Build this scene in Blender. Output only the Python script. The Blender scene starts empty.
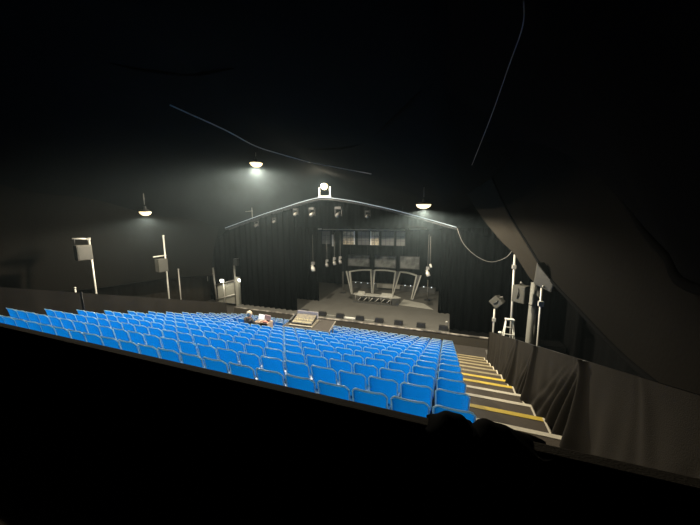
import bpy, math, random
from mathutils import Vector, Matrix
random.seed(7)
C = bpy.context.scene.collection
PI = math.pi

# ------------------------------------------------------------------ helpers
class MB:
    """collects faces; build() links them as ONE mesh object"""
    def __init__(s): s.v=[]; s.f=[]; s.m=[]; s.sm=[]; s.cur=0
    def add(s, vs, fs, smooth=False):
        o=len(s.v); s.v+= [tuple(p) for p in vs]
        for f in fs: s.f.append([i+o for i in f]); s.m.append(s.cur); s.sm.append(smooth)
        return s
    def mat(s,i): s.cur=i; return s
    def box(s, x0,x1,y0,y1,z0,z1, M=None):
        vs=[(x,y,z) for z in (z0,z1) for y in (y0,y1) for x in (x0,x1)]
        if M is not None: vs=[M@Vector(p) for p in vs]
        return s.add(vs,[(0,2,3,1),(4,5,7,6),(0,1,5,4),(2,6,7,3),(0,4,6,2),(1,3,7,5)])
    def cbox(s, c, size, M=None):
        x,y,z=c; a,b,d=[q/2 for q in size]
        return s.box(x-a,x+a,y-b,y+b,z-d,z+d,M)
    def hexa(s, b4, t4):      # bottom ring and top ring of four points each
        vs=list(b4)+list(t4)
        return s.add(vs,[(3,2,1,0),(4,5,6,7),(0,1,5,4),(1,2,6,5),(2,3,7,6),(3,0,4,7)])
    def tube(s, pts, r, n=8, caps=True):
        pts=[Vector(p) for p in pts]; rings=[]
        for i,p in enumerate(pts):
            a=pts[max(i-1,0)]; b=pts[min(i+1,len(pts)-1)]; t=(b-a).normalized()
            ref=Vector((0,0,1)) if abs(t.z)<.9 else Vector((0,1,0))
            u=t.cross(ref).normalized(); w=t.cross(u)
            rr=r[i] if isinstance(r,(list,tuple)) else r
            rings.append([p+(u*math.cos(2*PI*k/n)+w*math.sin(2*PI*k/n))*rr for k in range(n)])
        vs=[p for g in rings for p in g]; fs=[]
        for i in range(len(pts)-1):
            for k in range(n):
                k2=(k+1)%n; fs.append((i*n+k,i*n+k2,(i+1)*n+k2,(i+1)*n+k))
        if caps: fs.append(tuple(range(n))[::-1]); fs.append(tuple((len(pts)-1)*n+k for k in range(n)))
        return s.add(vs,fs,True)
    def grid(s, fn, nu, nv, smooth=True):
        vs=[fn(i/nu,j/nv) for j in range(nv+1) for i in range(nu+1)]
        fs=[(j*(nu+1)+i,j*(nu+1)+i+1,(j+1)*(nu+1)+i+1,(j+1)*(nu+1)+i) for j in range(nv) for i in range(nu)]
        return s.add(vs,fs,smooth)
    def lathe(s, prof, c=(0,0,0), n=20, M=None):
        vs=[]; 
        for r,z in prof:
            for k in range(n):
                p=Vector((r*math.cos(2*PI*k/n),r*math.sin(2*PI*k/n),z))
                if M is not None: p=M@p
                vs.append(p+Vector(c))
        fs=[(i*n+k,i*n+(k+1)%n,(i+1)*n+(k+1)%n,(i+1)*n+k) for i in range(len(prof)-1) for k in range(n)]
        return s.add(vs,fs,True)
    def build(s, name, mats, parent=None, bevel=0):
        me=bpy.data.meshes.new(name); me.from_pydata(s.v,[],s.f)
        if not isinstance(mats,(list,tuple)): mats=[mats]
        for m in mats: me.materials.append(m)
        me.polygons.foreach_set('material_index',s.m); me.polygons.foreach_set('use_smooth',s.sm); me.update()
        o=bpy.data.objects.new(name,me); C.objects.link(o)
        if parent is not None: o.parent=parent
        if bevel:
            b=o.modifiers.new('bevel','BEVEL'); b.width=bevel; b.segments=2; b.limit_method='ANGLE'
        return o

def tag(o,label,cat,group=None):
    o['label']=label; o['category']=cat
    if group: o['group']=group
    return o
def thing(name,label,cat,loc=(0,0,0),rz=0,group=None):
    o=bpy.data.objects.new(name,None); o.empty_display_size=.1; C.objects.link(o)
    o.location=loc; o.rotation_euler=(0,0,rz)
    return tag(o,label,cat,group)
def struct(o): o['kind']='structure'; return o
def copy_tree(o,parent=None):
    c=o.copy(); C.objects.link(c)
    if parent is not None: c.parent=parent
    for ch in [q for q in KIDS.get(o.name,[])]: copy_tree(ch,c)
    return c
KIDS={}
def kids(o):
    KIDS[o.name]=[q for q in bpy.data.objects if q.parent==o]
    for q in KIDS[o.name]: kids(q)

def mat(name,col,rough=.6,metal=0,spec=.5,noise=0,scale=8,col2=None,bump=0,bscale=60,emit=None,estr=0,transl=None,coat=0,sharp=False):
    m=bpy.data.materials.new(name); m.use_nodes=True; nt=m.node_tree; b=nt.nodes['Principled BSDF']
    b.inputs['Base Color'].default_value=(*col,1); b.inputs['Roughness'].default_value=rough
    b.inputs['Metallic'].default_value=metal; b.inputs['Specular IOR Level'].default_value=spec
    b.inputs['Coat Weight'].default_value=coat
    tc=nt.nodes.new('ShaderNodeTexCoord')
    if noise:
        n=nt.nodes.new('ShaderNodeTexNoise'); n.inputs['Scale'].default_value=scale; n.inputs['Detail'].default_value=4
        nt.links.new(tc.outputs['Object'],n.inputs['Vector'])
        r=nt.nodes.new('ShaderNodeMixRGB'); c2=col2 or tuple(q*(1-noise) for q in col)
        r.inputs[1].default_value=(*col,1); r.inputs[2].default_value=(*c2,1)
        fac=n.outputs['Fac']
        if sharp:
            mr=nt.nodes.new('ShaderNodeMapRange'); mr.inputs['From Min'].default_value=.40; mr.inputs['From Max'].default_value=.60
            nt.links.new(fac,mr.inputs['Value']); fac=mr.outputs['Result']
        nt.links.new(fac,r.inputs[0]); nt.links.new(r.outputs[0],b.inputs['Base Color'])
    if bump:
        n=nt.nodes.new('ShaderNodeTexNoise'); n.inputs['Scale'].default_value=bscale; n.inputs['Detail'].default_value=3
        nt.links.new(tc.outputs['Object'],n.inputs['Vector'])
        bp=nt.nodes.new('ShaderNodeBump'); bp.inputs['Strength'].default_value=bump; bp.inputs['Distance'].default_value=.02
        nt.links.new(n.outputs['Fac'],bp.inputs['Height']); nt.links.new(bp.outputs[0],b.inputs['Normal'])
    if emit:
        b.inputs['Emission Color'].default_value=(*emit,1); b.inputs['Emission Strength'].default_value=estr
    if transl:
        t=nt.nodes.new('ShaderNodeBsdfTranslucent'); t.inputs[0].default_value=(*transl[0],1)
        mx=nt.nodes.new('ShaderNodeMixShader'); mx.inputs[0].default_value=transl[1]
        out=nt.nodes['Material Output']
        nt.links.new(b.outputs[0],mx.inputs[1]); nt.links.new(t.outputs[0],mx.inputs[2]); nt.links.new(mx.outputs[0],out.inputs[0])
    return m

M={}
M['seat']=mat('blue_plastic',(.003,.20,.72),.32,spec=.6,transl=((.002,.255,.95),.45))
M['rim']=mat('blue_plastic_lit_rim',(.80,.95,1),.25,spec=.8,coat=.5,transl=((.6,.88,1),.55))  # far paler than the shell, to paint in the light its edge catches
M['pan']=mat('blue_plastic_pan',(.01,.27,.78),.35,spec=.5)
M['bracket']=mat('galvanised_bracket',(.35,.34,.31),.45,metal=.7,noise=.4)
M['tread']=mat('brown_plywood_tread',(.072,.050,.026),.75,noise=.45,scale=5,bump=.2)
M['white_strip']=mat('cream_tape',(.85,.77,.60),.6,noise=.3,scale=9)
M['yellow_strip']=mat('yellow_tape',(.85,.60,.06),.6,noise=.3,scale=9)
M['dull_strip']=mat('dull_tape',(.34,.28,.15),.7,noise=.4,scale=9)  # duller tape for the farther steps
M['cloth']=mat('brown_black_cloth',(.028,.0235,.0175),.95,spec=.1,noise=.3,scale=3,bump=.25,bscale=90)
M['black']=mat('black_cloth',(.005,.005,.005),1,spec=.02,noise=.3,scale=3)
M['curtain']=mat('stage_velour',(.0009,.001,.00105),1,spec=0,noise=.3,scale=2)
M['lining']=mat('tent_lining',(.012,.0115,.0105),1,spec=0,noise=.35,scale=1.1,bump=.3,bscale=20)
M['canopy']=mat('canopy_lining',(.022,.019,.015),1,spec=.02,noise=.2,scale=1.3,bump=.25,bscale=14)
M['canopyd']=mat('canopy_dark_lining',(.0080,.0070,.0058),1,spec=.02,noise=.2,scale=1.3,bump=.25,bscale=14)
M['deck']=mat('grey_stage_deck',(.105,.10,.087),.8,noise=.35,scale=1.5)
M['apron']=mat('grey_brown_fascia',(.068,.058,.042),.85,noise=.3,scale=3)
M['edge']=mat('pale_edge_strip',(.42,.38,.33),.6,noise=.8,scale=3.0,sharp=True)
M['ground']=mat('dark_ground',(.055,.047,.038),.9,noise=.4,scale=3)
M['steel']=mat('pale_steel',(.62,.60,.54),.45,metal=.25,noise=.2)
M['dsteel']=mat('dull_steel',(.22,.21,.19),.5,metal=.4)
M['blackmetal']=mat('black_metal',(.02,.02,.02),.45,spec=.5)
M['spk']=mat('grey_loudspeaker',(.08,.076,.062),.7,noise=.25,scale=12,bump=.2,bscale=150)
M['grille']=mat('speaker_grille',(.055,.052,.044),.6,bump=.4,bscale=200)
M['white']=mat('white_paint',(.75,.74,.68),.5)
M['set']=mat('weathered_set_paint',(.42,.41,.36),.7,noise=.4,scale=4)
M['setd']=mat('dark_set_paint',(.045,.045,.043),.6)
M['screen']=mat('grey_projection_cloth',(.24,.24,.22),.7,noise=.65,scale=1.6,sharp=True)
M['panelw']=mat('warm_lamp_panel',(.55,.46,.32),.5,noise=.5,scale=5,sharp=True)
M['panelg']=mat('grey_lamp_panel',(.13,.125,.115),.6,noise=.4,scale=5)
M['bulb']=mat('lamp_glow',(1,1,1),.4,emit=(1,.78,.40),estr=2.3)
M['smallbulb']=mat('small_lamp_glow',(1,1,1),.4,emit=(1,.95,.75),estr=6)
M['led']=mat('led_glow',(.9,.9,.9),.4,emit=(.8,.9,1),estr=1.2)
M['rope']=mat('rope_light',(.35,.4,.45),.4,emit=(.62,.78,1),estr=.22)
M['laptop']=mat('laptop_screen',(.8,.8,.8),.4,emit=(1,.97,.9),estr=.9)
M['pink']=mat('pinkish_screen',(.45,.34,.36),.4,noise=.5,scale=18,emit=(.8,.5,.5),estr=.12)
M['desk']=mat('pale_pink_wood',(.62,.47,.36),.55,noise=.2)
M['mixtable']=mat('brown_grey_tabletop',(.055,.046,.038),.6,noise=.35,scale=6)
M['meter']=mat('meter_display',(.4,.37,.37),.4,noise=.5,scale=22,emit=(.80,.72,.70),estr=.24)
M['console']=mat('console_panel',(.22,.185,.12),.5,noise=.6,scale=17,sharp=True,col2=(.10,.09,.08))
M['consolel']=mat('console_light_trim',(.36,.32,.25),.5)
M['skin']=mat('skin',(.62,.38,.26),.55)
M['lips']=mat('lips',(.45,.16,.13),.5)
M['hair']=mat('pale_grey_hair',(.72,.64,.48),.8,bump=.6,bscale=120)
M['shirt']=mat('dark_grey_shirt',(.062,.058,.055),.9,bump=.15,bscale=25)
M['trousers']=mat('dark_trousers',(.03,.03,.035),.9)
M['wire']=mat('pale_cable',(.35,.33,.30),.6)
M['seam']=mat('seam_webbing',(.16,.15,.13),.8)
M['keys']=mat('fader_caps',(.8,.72,.4),.5)
M['mastp']=mat('pale_grey_sheet',(.40,.39,.33),.7,noise=.3,scale=2)
M['duct']=mat('grey_mast',(.24,.235,.205),.8,noise=.3,scale=4)

# ------------------------------------------------------------------ layout numbers (metres, eye of the visitor at 0,0,0)
PITCH,D,RISE=.5,.7574,.2512
X0,Y0,Z0=-.0624,3.087,-2.06
SH=.79                       # seat back height over the tread
GROUND=-6.13
NROW=14
AX0,AX1=.43,1.70             # stepped aisle
LX=-11.72                    # left edge of tiers
def tread(k): return max(Z0-SH-RISE*k, GROUND)
def nose(k): return Y0+D*k+.673
def ceil_z(X,Y):
    d=abs(X+7)
    z=5.2-.17*Y-.25*d-.012*d*d
    if X>-.3: d=6.7; z=5.2-.17*Y-.25*d-.012*d*d+.55*(X+.3)     # rises clear over the side canopy
    return z

# ------------------------------------------------------------------ setting: ground, tiers
struct(MB().box(-18.2,5.6,-3,24.5,GROUND-.1,GROUND).build('floor',M['ground']))
tier=MB()
for k in range(-4,13):
    zt=Z0-SH-RISE*k
    y0=nose(k-1); y1=nose(k)
    if k==-4: y0=-2.9
    if zt-GROUND<.01: continue
    tier.box(LX,AX1,y0,y1,GROUND,zt)
tier=struct(tier.build('seating_tier',M['tread']))
cols={1:'w',2:'y',3:'w',4:'w',5:'y',6:'y',7:'w',8:'w',9:'w',10:'d',11:'d',12:'d',0:'w',7:'d',8:'d',9:'d'}
for k in range(0,13):
    z=Z0-SH-RISE*k; yn=nose(k)
    MB().box(AX0-.02,AX1-.04,yn-(.085 if cols[k]=='w' else .10),yn+.004,z-.03,z+.006).build('nosing_strip',M[{'w':'white_strip','y':'yellow_strip','d':'dull_strip'}[cols[k]]],tier)
    MB().box(AX1-.05,AX1-.02,nose(k-1)+.01,yn,z-.02,z+.008).build('edging_strip',M['white_strip'],tier)

# ------------------------------------------------------------------ tent shell
def sag(X,Y): return .10*math.sin(Y*1.35+X*.25)+.05*math.sin(X*1.1+Y*.3)
struct(MB().grid(lambda u,v:(lambda X,Y:(X,Y,ceil_z(X,Y)+.25+sag(X,Y)))(-18.2+23.8*u,-3+27.5*v),70,90).build('ceiling',M['lining']))
def drape_wall(x,y0,y1,z0,ztopf,n,amp=.07):
    def fn(u,v):
        Y=y0+(y1-y0)*u; zt=ztopf(Y)
        return (x+amp*math.sin(Y*5.1)+amp*.6*math.sin(Y*11.7+1)*(1-v*.4),Y,z0+(zt-z0)*v)
    return MB().grid(fn,n,8)
struct(drape_wall(-18.0,-3,24.4,GROUND,lambda Y:ceil_z(-18,Y)+.5,260,.03).build('wall_left',M['canopy']))
struct(drape_wall(5.4,-3,24.4,GROUND,lambda Y:ceil_z(5.4,Y)+.5,260).build('wall_right',M['black']))
def fn(u,v):
    X=-18.1+23.6*u; zt=ceil_z(X,24.2)+.5
    return (X,24.2+.08*math.sin(X*6),GROUND+(max(zt,GROUND+2)-GROUND)*v)
struct(MB().grid(fn,240,6).build('wall_back',M['curtain']))
struct(MB().grid(lambda u,v:(-18.1+23.6*u,-2.95,GROUND+(ceil_z(-18.1+23.6*u,-3)+.6-GROUND)*v),60,4).build('wall_front',M['black']))

# canopy panels on the right, sewn along a heavy seam
def lerp(a,b,t): return tuple(p+(q-p)*t for p,q in zip(a,b))
def curve(pts,t):
    n=len(pts)-1; f=min(max(t,0),1)*n; i=min(int(f),n-1); t=f-i
    P=[Vector(pts[max(i-1,0)]),Vector(pts[i]),Vector(pts[i+1]),Vector(pts[min(i+2,n)])]
    return .5*((2*P[1])+(P[2]-P[0])*t+(2*P[0]-5*P[1]+4*P[2]-P[3])*t*t+(3*P[1]-P[0]-3*P[2]+P[3])*t**3)
C0=[(2.1,1.2,-1.5),(2.32,2.6,-1.8),(2.46,3.6,-1.97),(2.62,4.4,-2.07),(2.91,6,-2.25),(3.02,8,-2.07),(2.94,10,-1.65),(2.71,12,-.71),(2.05,13,.71),(1.3,14,2.73)]
C1=[(1.5,-.5,.3),(1.7,1.2,-.3),(1.9,3,-.5),(2.26,4,-.35),(2.6,5.2,-.05),(2.79,6,.29),(2.86,7,.9),(2.88,8,1.62),(2.51,9,2.6),(1.6,10.5,3.2)]
C2=[(x,y,ceil_z(x,y)+.5) for x,y in ((-.8,-1),(-.8,.5),(-.8,2),(-.6,3.3),(-.4,4.5),(-.3,5.5),(-.3,6.6),(-.4,8),(-.5,9.4),(-.6,11))]
A=[(3.35,8.6,-2.2),(3.27,9.5,-2.13),(3.22,10.4,-2.13),(3.05,11,-2.18),(2.87,11.8,-2.03),(2.44,12.6,-1.23),(2.0,13.2,-.72),(1.24,14,.35),(.62,14.5,1.43)]
def panel(ca,cb,bulge,nu=60,nv=16,ribs=0):
    def fn(u,v):
        a=curve(ca,u); b=curve(cb,u); p=a.lerp(b,v)
        s=math.sin(PI*v)
        return p+Vector((bulge*s,0,bulge*.6*s+ribs*math.sin(u*31)*s*.2))
    return MB().grid(fn,nu,nv)
def strip_b(t):      # part of C0 that the lower strip hangs from
    return curve(C0,.52+t*.48)
def fn(u,v):
    a=curve(A,u); b=strip_b(u)+Vector((.02,.02,-.03)); return a.lerp(b,v)+Vector((.05,0,.0))*math.sin(PI*v)
can=MB()
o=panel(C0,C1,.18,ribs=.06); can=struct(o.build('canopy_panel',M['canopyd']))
struct(panel(C1,C2,.12).build('canopy_panel',M['black']))  # blackened cloth paints in the unlit upper canopy
struct(MB().grid(fn,50,8).build('canopy_panel',M['canopy']))  # lighter lining than the main panel, painting in the nearby lamp's light
MB().tube([curve(C0,t/40)+Vector((0,0,-.02)) for t in range(41)],.05,8).build('seam_cord',M['black'],can)
MB().tube([curve(C1,t/40)+Vector((-.02,0,-.03)) for t in range(41)],.045,8).build('seam_cord',M['black'],can)

def fn(u,v):
    Y=-1+16.8*u; zt=ceil_z(-15.4,Y)+.35; zb=-2.45-.085*Y-.05*math.sin(Y*.9)
    return (-16.6+1.2*v-.25*math.sin(PI*v)+.05*math.sin(Y*1.7+v*2),Y,zb+(zt-zb)*v)
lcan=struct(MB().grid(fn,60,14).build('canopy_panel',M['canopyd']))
MB().tube([Vector(fn(i/40,0)) for i in range(41)],.03,6).build('seam_cord',M['black'],lcan)
def ceil_line(xy,off=.12):
    return [(x,y,ceil_z(x,y)+.25+sag(x,y)-off) for x,y in xy]
def dens(pts,n=24): return [curve(pts,t/n) for t in range(n+1)]
tag(MB().tube(dens([(-8.33,6.82,3.62),(-8.0,8.7,3.41),(-7.85,10.2,3.2),(-7.46,11.45,3.12),(-6.57,12.66,2.92)]),.022,6).build('ceiling_rope',M['wire']),
    'pale rope slung under the tent ceiling across the brightest lamp','rope')
tag(MB().tube(dens([(-6.57,12.66,2.92),(-4.01,11.25,2.17),(-2.82,10.22,1.78)]),.02,6).build('ceiling_rope',M['wire']),
    'pale rope continuing right above the roof light on the arch','rope')
tag(MB().tube(dens([(.35,2.1,1.31),(.38,2.25,1.25),(.37,2.61,1.2),(.34,3.44,1.07),(.27,4.84,.88)]),.004,6).build('thin_cable',M['wire']),
    'thin wire running down from top of view towards the right lamp','cable')
def swagline(xy,r,name,lab):
    return tag(MB().tube(dens(ceil_line(xy,.02)),[r*(.15+math.sin(PI*i/24)) for i in range(25)],6).build(name,M['black']),lab,'seam')
swagline([(-8.36,5.23),(-7.95,5.96),(-7.17,6.9),(-5.62,6.58)],.05,'ceiling_seam','dark curved seam sagging high in the ceiling cloth at upper left')
swagline([(-6.83,12.14),(-3.51,9.86),(-1.18,6.79),(.08,4.56)],.05,'ceiling_seam','dark curved seam in the ceiling cloth right of the arch light')

# ------------------------------------------------------------------ stage
stage=struct(MB().box(-13.5,.2,14.58,24.0,GROUND,-5.6).build('stage_floor',M['deck']))
MB().box(-13.5,2.6,14.50,14.58,GROUND,-5.63).build('stage_fascia',M['apron'],stage)
MB().box(-13.5,2.6,14.48,14.60,-5.63,-5.585).build('edge_strip',M['edge'],stage)
struct(MB().box(.2,5.2,14.58,24.0,GROUND,-5.62).build('stage_wing_floor',M['black']))
ARCH=[(-14.09,-.32),(-12.4,.16),(-10.91,.58),(-9.5,.93),(-8.25,1.24),(-6.92,1.44),(-5.26,1.22),(-4.0,.95),(-2.78,.66),(-1.2,.22),(.29,-.22)]
AP=[(x,14.8,z) for x,z in ARCH]
def arch_z(x):
    if x<=ARCH[0][0]: return ARCH[0][1]+(x-ARCH[0][0])*.28
    if x>=ARCH[-1][0]: return ARCH[-1][1]-(x-ARCH[-1][0])*.28
    for (a,b),(c,d) in zip(ARCH,ARCH[1:]):
        if a<=x<=c: return b+(d-b)*(x-a)/(c-a)
def drape(name,xa,xb,y,zb,zt,lab,fold=.22,amp=.06,m='curtain'):
    n=max(16,int((xb-xa)/fold*10))
    def fn(u,v):
        X=xa+(xb-xa)*u; z1=zt(X) if callable(zt) else zt
        return (X,y+amp*math.sin(X*2*PI/fold)+amp*.4*math.sin(X*7.3),zb+(z1-zb)*v)
    o=MB().grid(fn,n,4).build(name,M[m]); 
    return tag(o,lab,'curtain')
drape('stage_curtain',-13.45,-8.98,15.2,-5.59,lambda x:arch_z(x)-.05,'tall black pleated stage curtain left of the stage opening, front layer',.42,.09)
drape('stage_curtain',.22,4.8,15.2,-5.59,lambda x:arch_z(x)-.05,'tall black pleated stage curtain right of the stage opening, front layer',.42,.09)
drape('stage_curtain',-18,-14.05,16.9,GROUND+.01,lambda x:arch_z(x)+.5,'black curtain hanging behind the scaffold tower left of stage',.5,.07)
drape('stage_border',-8.97,.2,15.25,-.30,lambda x:arch_z(x)-.05,'black border cloth hanging under the arch over the stage',.5,.05)
drape('stage_curtain',-10.6,-8.72,17.8,-5.59,-.3,'black side curtain left of the stage, set behind the front layer',.3,.06)
drape('stage_curtain',-.5,2.6,17.8,-5.59,-.3,'black side curtain right of the stage, set behind the front layer',.3,.06)
drape('stage_backdrop',-12,3,23.6,-5.59,-.45,'black backdrop at the rear of the stage behind the grey screens',.6,.05)

arch=thing('stage_arch','long shallow arched truss edged with tiny lights over the stage','truss',(-6.9,14.8,-.3))
def ch(o,p):    # keep world coordinates under a shifted parent
    o.parent=p; o.matrix_parent_inverse=Matrix.Translation(p.location).inverted() if p.rotation_euler.z==0 else (Matrix.Translation(p.location)@Matrix.Rotation(p.rotation_euler.z,4,'Z')).inverted(); return o
ch(MB().tube(dens(AP,60),.017,8).build('rope_light',M['rope']),arch)
ch(MB().tube([(p[0],p[1]+.05,p[2]-.10) for p in dens(AP,60)],.035,8).build('truss_chord',M['blackmetal']),arch)
ch(MB().tube([(p[0],p[1]+.35,p[2]-.10) for p in dens(AP,60)],.035,8).build('truss_chord',M['blackmetal']),arch)
b=MB(); P=dens(AP,60)
for i in range(60):
    a,c=P[i],P[i+1]; b.tube([(a[0],a[1]+.05,a[2]-.1),(c[0],c[1]+.35,c[2]-.1)],.014,5)
ch(b.build('truss_lacing',M['blackmetal']),arch)

# ------------------------------------------------------------------ work lamps
def lamp(loc,top,r,lab,power,name='work_lamp',col=(1,.90,.70)):
    x,y,z=loc; t=thing(name,lab,'lamp',loc,0,None)
    MB().lathe([(.03,.22),(.05,.20),(.06,.10),(r*.6,.06),(r,-.02),(r*.98,-.03)],n=24).build('housing',M['blackmetal'],t)
    MB().lathe([(0,-.20),(r*.45,-.18),(r*.8,-.11),(r*.95,-.02),(r*.6,.03),(0,.035)],n=24).build('glowing_lens',M['bulb'],t)
    if top: MB().tube([(0,0,.28),(0,0,top)],.012,6).build('hanging_rod',M['dsteel'],t)
    l=bpy.data.lights.new('lamp_light','SPOT'); l.energy=power; l.color=col; l.shadow_soft_size=.10; l.spot_size=math.radians(172); l.spot_blend=.25
    o=bpy.data.objects.new('lamp_light',l); C.objects.link(o); o.parent=t; o.location=(0,0,-.24)
    return t
PW=1.35
lamp((-8.45,11,2.72),ceil_z(-8.45,11)-2.5,.30,'brightest round work lamp hanging left of the arch, warm white',3000*PW)
lamp((-12.5,8.6,.52),.75,.24,'round work lamp hanging low at far left of the tent',800*PW)
lamp((-1.09,12.2,.78),.9,.33,'round work lamp on a rod right of the stage arch',2300*PW)
# frame with a lamp on top of the arch
t=thing('roof_light','lamp in a small bright metal frame on the arch peak','lamp',(-6.82,14.85,1.5))
for x in (-.33,.33): ch(MB().box(x-6.82-.03,x-6.82+.03,14.82,14.88,1.46,2.02).build('frame_post',M['white']),t)
ch(MB().box(-7.2,-6.44,14.8,14.9,1.47,1.53).build('base_bar',M['white']),t)
ch(MB().lathe([(0,-.22),(.13,-.18),(.2,-.08),(.22,.02),(.16,.12),(0,.16)],(-6.82,14.80,2.07),20).build('glowing_lens',M['bulb']),t)
ch(MB().tube([(-6.82,14.9,2.20),(-6.82,14.9,2.28)],[.12,.06],16).build('housing',M['blackmetal']),t)
l=bpy.data.lights.new('lamp_light','POINT'); l.energy=130*PW; l.color=(1,.92,.74); l.shadow_soft_size=.12
o=bpy.data.objects.new('lamp_light',l); C.objects.link(o); o.location=(-6.82,14.45,2.1); ch(o,t)

# ------------------------------------------------------------------ seats
def make_seat():
    s=thing('stadium_seat','','seat')
    W,H0,H1=.225,.30,SH-.012
    def xy(u,v):     # u -1..1, v 0..1 ; shell wraps forward at the sides, leans back at the top
        return Vector((u*W, .075*(1-v)+.055*abs(u)**5+.018*math.cos(u*PI/2)*-1+.018, 0))
    def back(a,c):
        u=a*2-1; v=c
        p=xy(u,v)
        top=H1-.075*max(0,(abs(u)-.62)/.38)**2.4*1.0
        p.z=H0+(top-H0)*v
        p.x*=1-.05*(1-v)
        return p
    b=MB().grid(lambda a,c:back(a,c),16,8)
    # rolled rim, flange turned backwards along sides and top
    path=[back(0,k/6) for k in range(7)]+[back(k/16,1) for k in range(1,16)]+[back(1,k/6) for k in range(6,-1,-1)]
    bk=b.build('backrest',M['seat'],s)
    f=MB(); f.tube([q+Vector((0,-.006,.002)) for q in path],.0125,8)
    o=f.build('rolled_rim',M['rim'],bk); o['label']='rim with highlight painted pale'
    def pan(a,c):
        u=a*2-1; v=c
        return Vector((u*.215*(1-.06*v),.075+.37*v,.335-.035*math.sin(PI*min(1,v*1.1))*(1-u*u)+.02*v-.03*max(0,v-.85)/.15+.0*u))
    p=MB().grid(pan,10,8)
    p.tube([pan(0,k/6) for k in range(7)]+[pan(k/8,1) for k in range(1,8)]+[pan(1,k/6) for k in range(6,-1,-1)],.012,6)
    p.build('seat_pan',M['pan'],s)
    g=MB(); g.box(-.03,.03,.10,.40,.255,.29); g.box(-.022,.022,.16,.20,0,.26); g.box(-.06,.06,.10,.28,0,.012)
    g.box(-.10,.10,.09,.105,.27,.36)
    g.build('bracket',M['bracket'],s)
    return s
ORD=['','first','second','third','fourth','fifth','sixth','seventh','eighth','ninth','tenth','eleventh','twelfth','thirteenth','fourteenth','fifteenth','sixteenth','seventeenth','eighteenth','nineteenth','twentieth','twenty-first','twenty-second','twenty-third','twenty-fourth']
proto=make_seat(); kids(proto); used=False; nseat=0
for k in range(NROW):
    z=tread(k); y=Y0+D*k; cnt=0
    for j in range(24):
        if k==0 and j>20: continue
        x=X0+.196-PITCH*j
        if k in (8,9) and -8.75<x<-6.75: continue
        if k==9 and -6.4<x<-4.1: continue
        if k==10 and -7.4<x<-6.95 and False: continue
        s=proto if not used else copy_tree(proto)
        used=True; nseat+=1; cnt+=1
        s.location=(x,y,z); s.rotation_euler=(0,0,random.uniform(-.02,.02))
        row='nearest row' if k==0 else ('row nearest the stage' if k==NROW-1 else '%s row'%ORD[k+1])
        pos='aisle-end' if j==0 else ORD[j+1]
        s['label']=('blue plastic seat, '+('at the stepped aisle' if cnt==1 else '%s from the stepped aisle'%ORD[cnt])+', '+('%s from the black rail'%row if 0<k<NROW-1 else row+(' by black rail' if k==0 else '')))
        s['group']='blue plastic seats in rows facing the stage'

# ------------------------------------------------------------------ near rail with black drape, and the jackets on it
t=thing('draped_rail','long black cloth covered rail across the foreground behind the seats','railing',(-3,1.85,-2.36))
ch(MB().box(-11.6,2.0,1.80,1.892,-1.41,-1.37).build('rail_top',M['cloth'],None,.01),t)
def fn(u,v):
    X=-11.6+13.6*u; return (X,1.80-.012+.012*math.sin(X*9)*(1-v),-2.75+(1.36)*v)
ch(MB().grid(fn,200,4).build('inner_drape',M['black']),t)
def fn(u,v):
    X=-11.6+13.6*u; return (X,1.896+.012*math.sin(X*8)*(1-v),-2.33+(.93)*v)
ch(MB().grid(fn,200,4).build('outer_drape',M['black']),t)
def jacket(prof,seed,lab):
    n=len(prof)-1
    def top(u):
        p=curve([(a,0,b) for a,b in prof],u); return p.x,p.z
    def fn(u,v):
        x,z=top(u); a=v*1.0
        # cross-section goes from the inner side up and over the rail and down the outer side
        e=min(1,min(u,1-u)*9)
        hgt=(z+1.37)
        w=.055+.045*e
        ang=PI*(a)
        yy=1.86-math.cos(ang)*(w+.03)
        if a<.18: zz=-1.37-(.18-a)/.18*.42*e-.01
        elif a>.82: zz=-1.37-(a-.82)/.18*.20*e-.01
        else: zz=-1.372+.0+(hgt+.002)*math.sin((a-.18)/.64*PI)**.7
        wr=.004*math.sin(x*45+seed)+.004*math.sin(v*17+x*31)
        return (x+wr*.6,yy+wr*e-.015,zz+wr*.5*e)
    return tag(MB().grid(fn,44,26).build('jacket',M['black']),lab,'jacket','jackets on the rail')
jacket([(-.10,-1.38),(-.04,-1.34),(.02,-1.285),(.08,-1.28),(.135,-1.295),(.18,-1.34),(.215,-1.375)],1,'black jacket heaped on the rail before the aisle-end seat')
jacket([(.19,-1.375),(.235,-1.31),(.28,-1.28),(.34,-1.29),(.40,-1.298),(.45,-1.325),(.51,-1.355),(.57,-1.38),(.63,-1.395)],3,'black jacket heaped on the rail before the stepped aisle')

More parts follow.
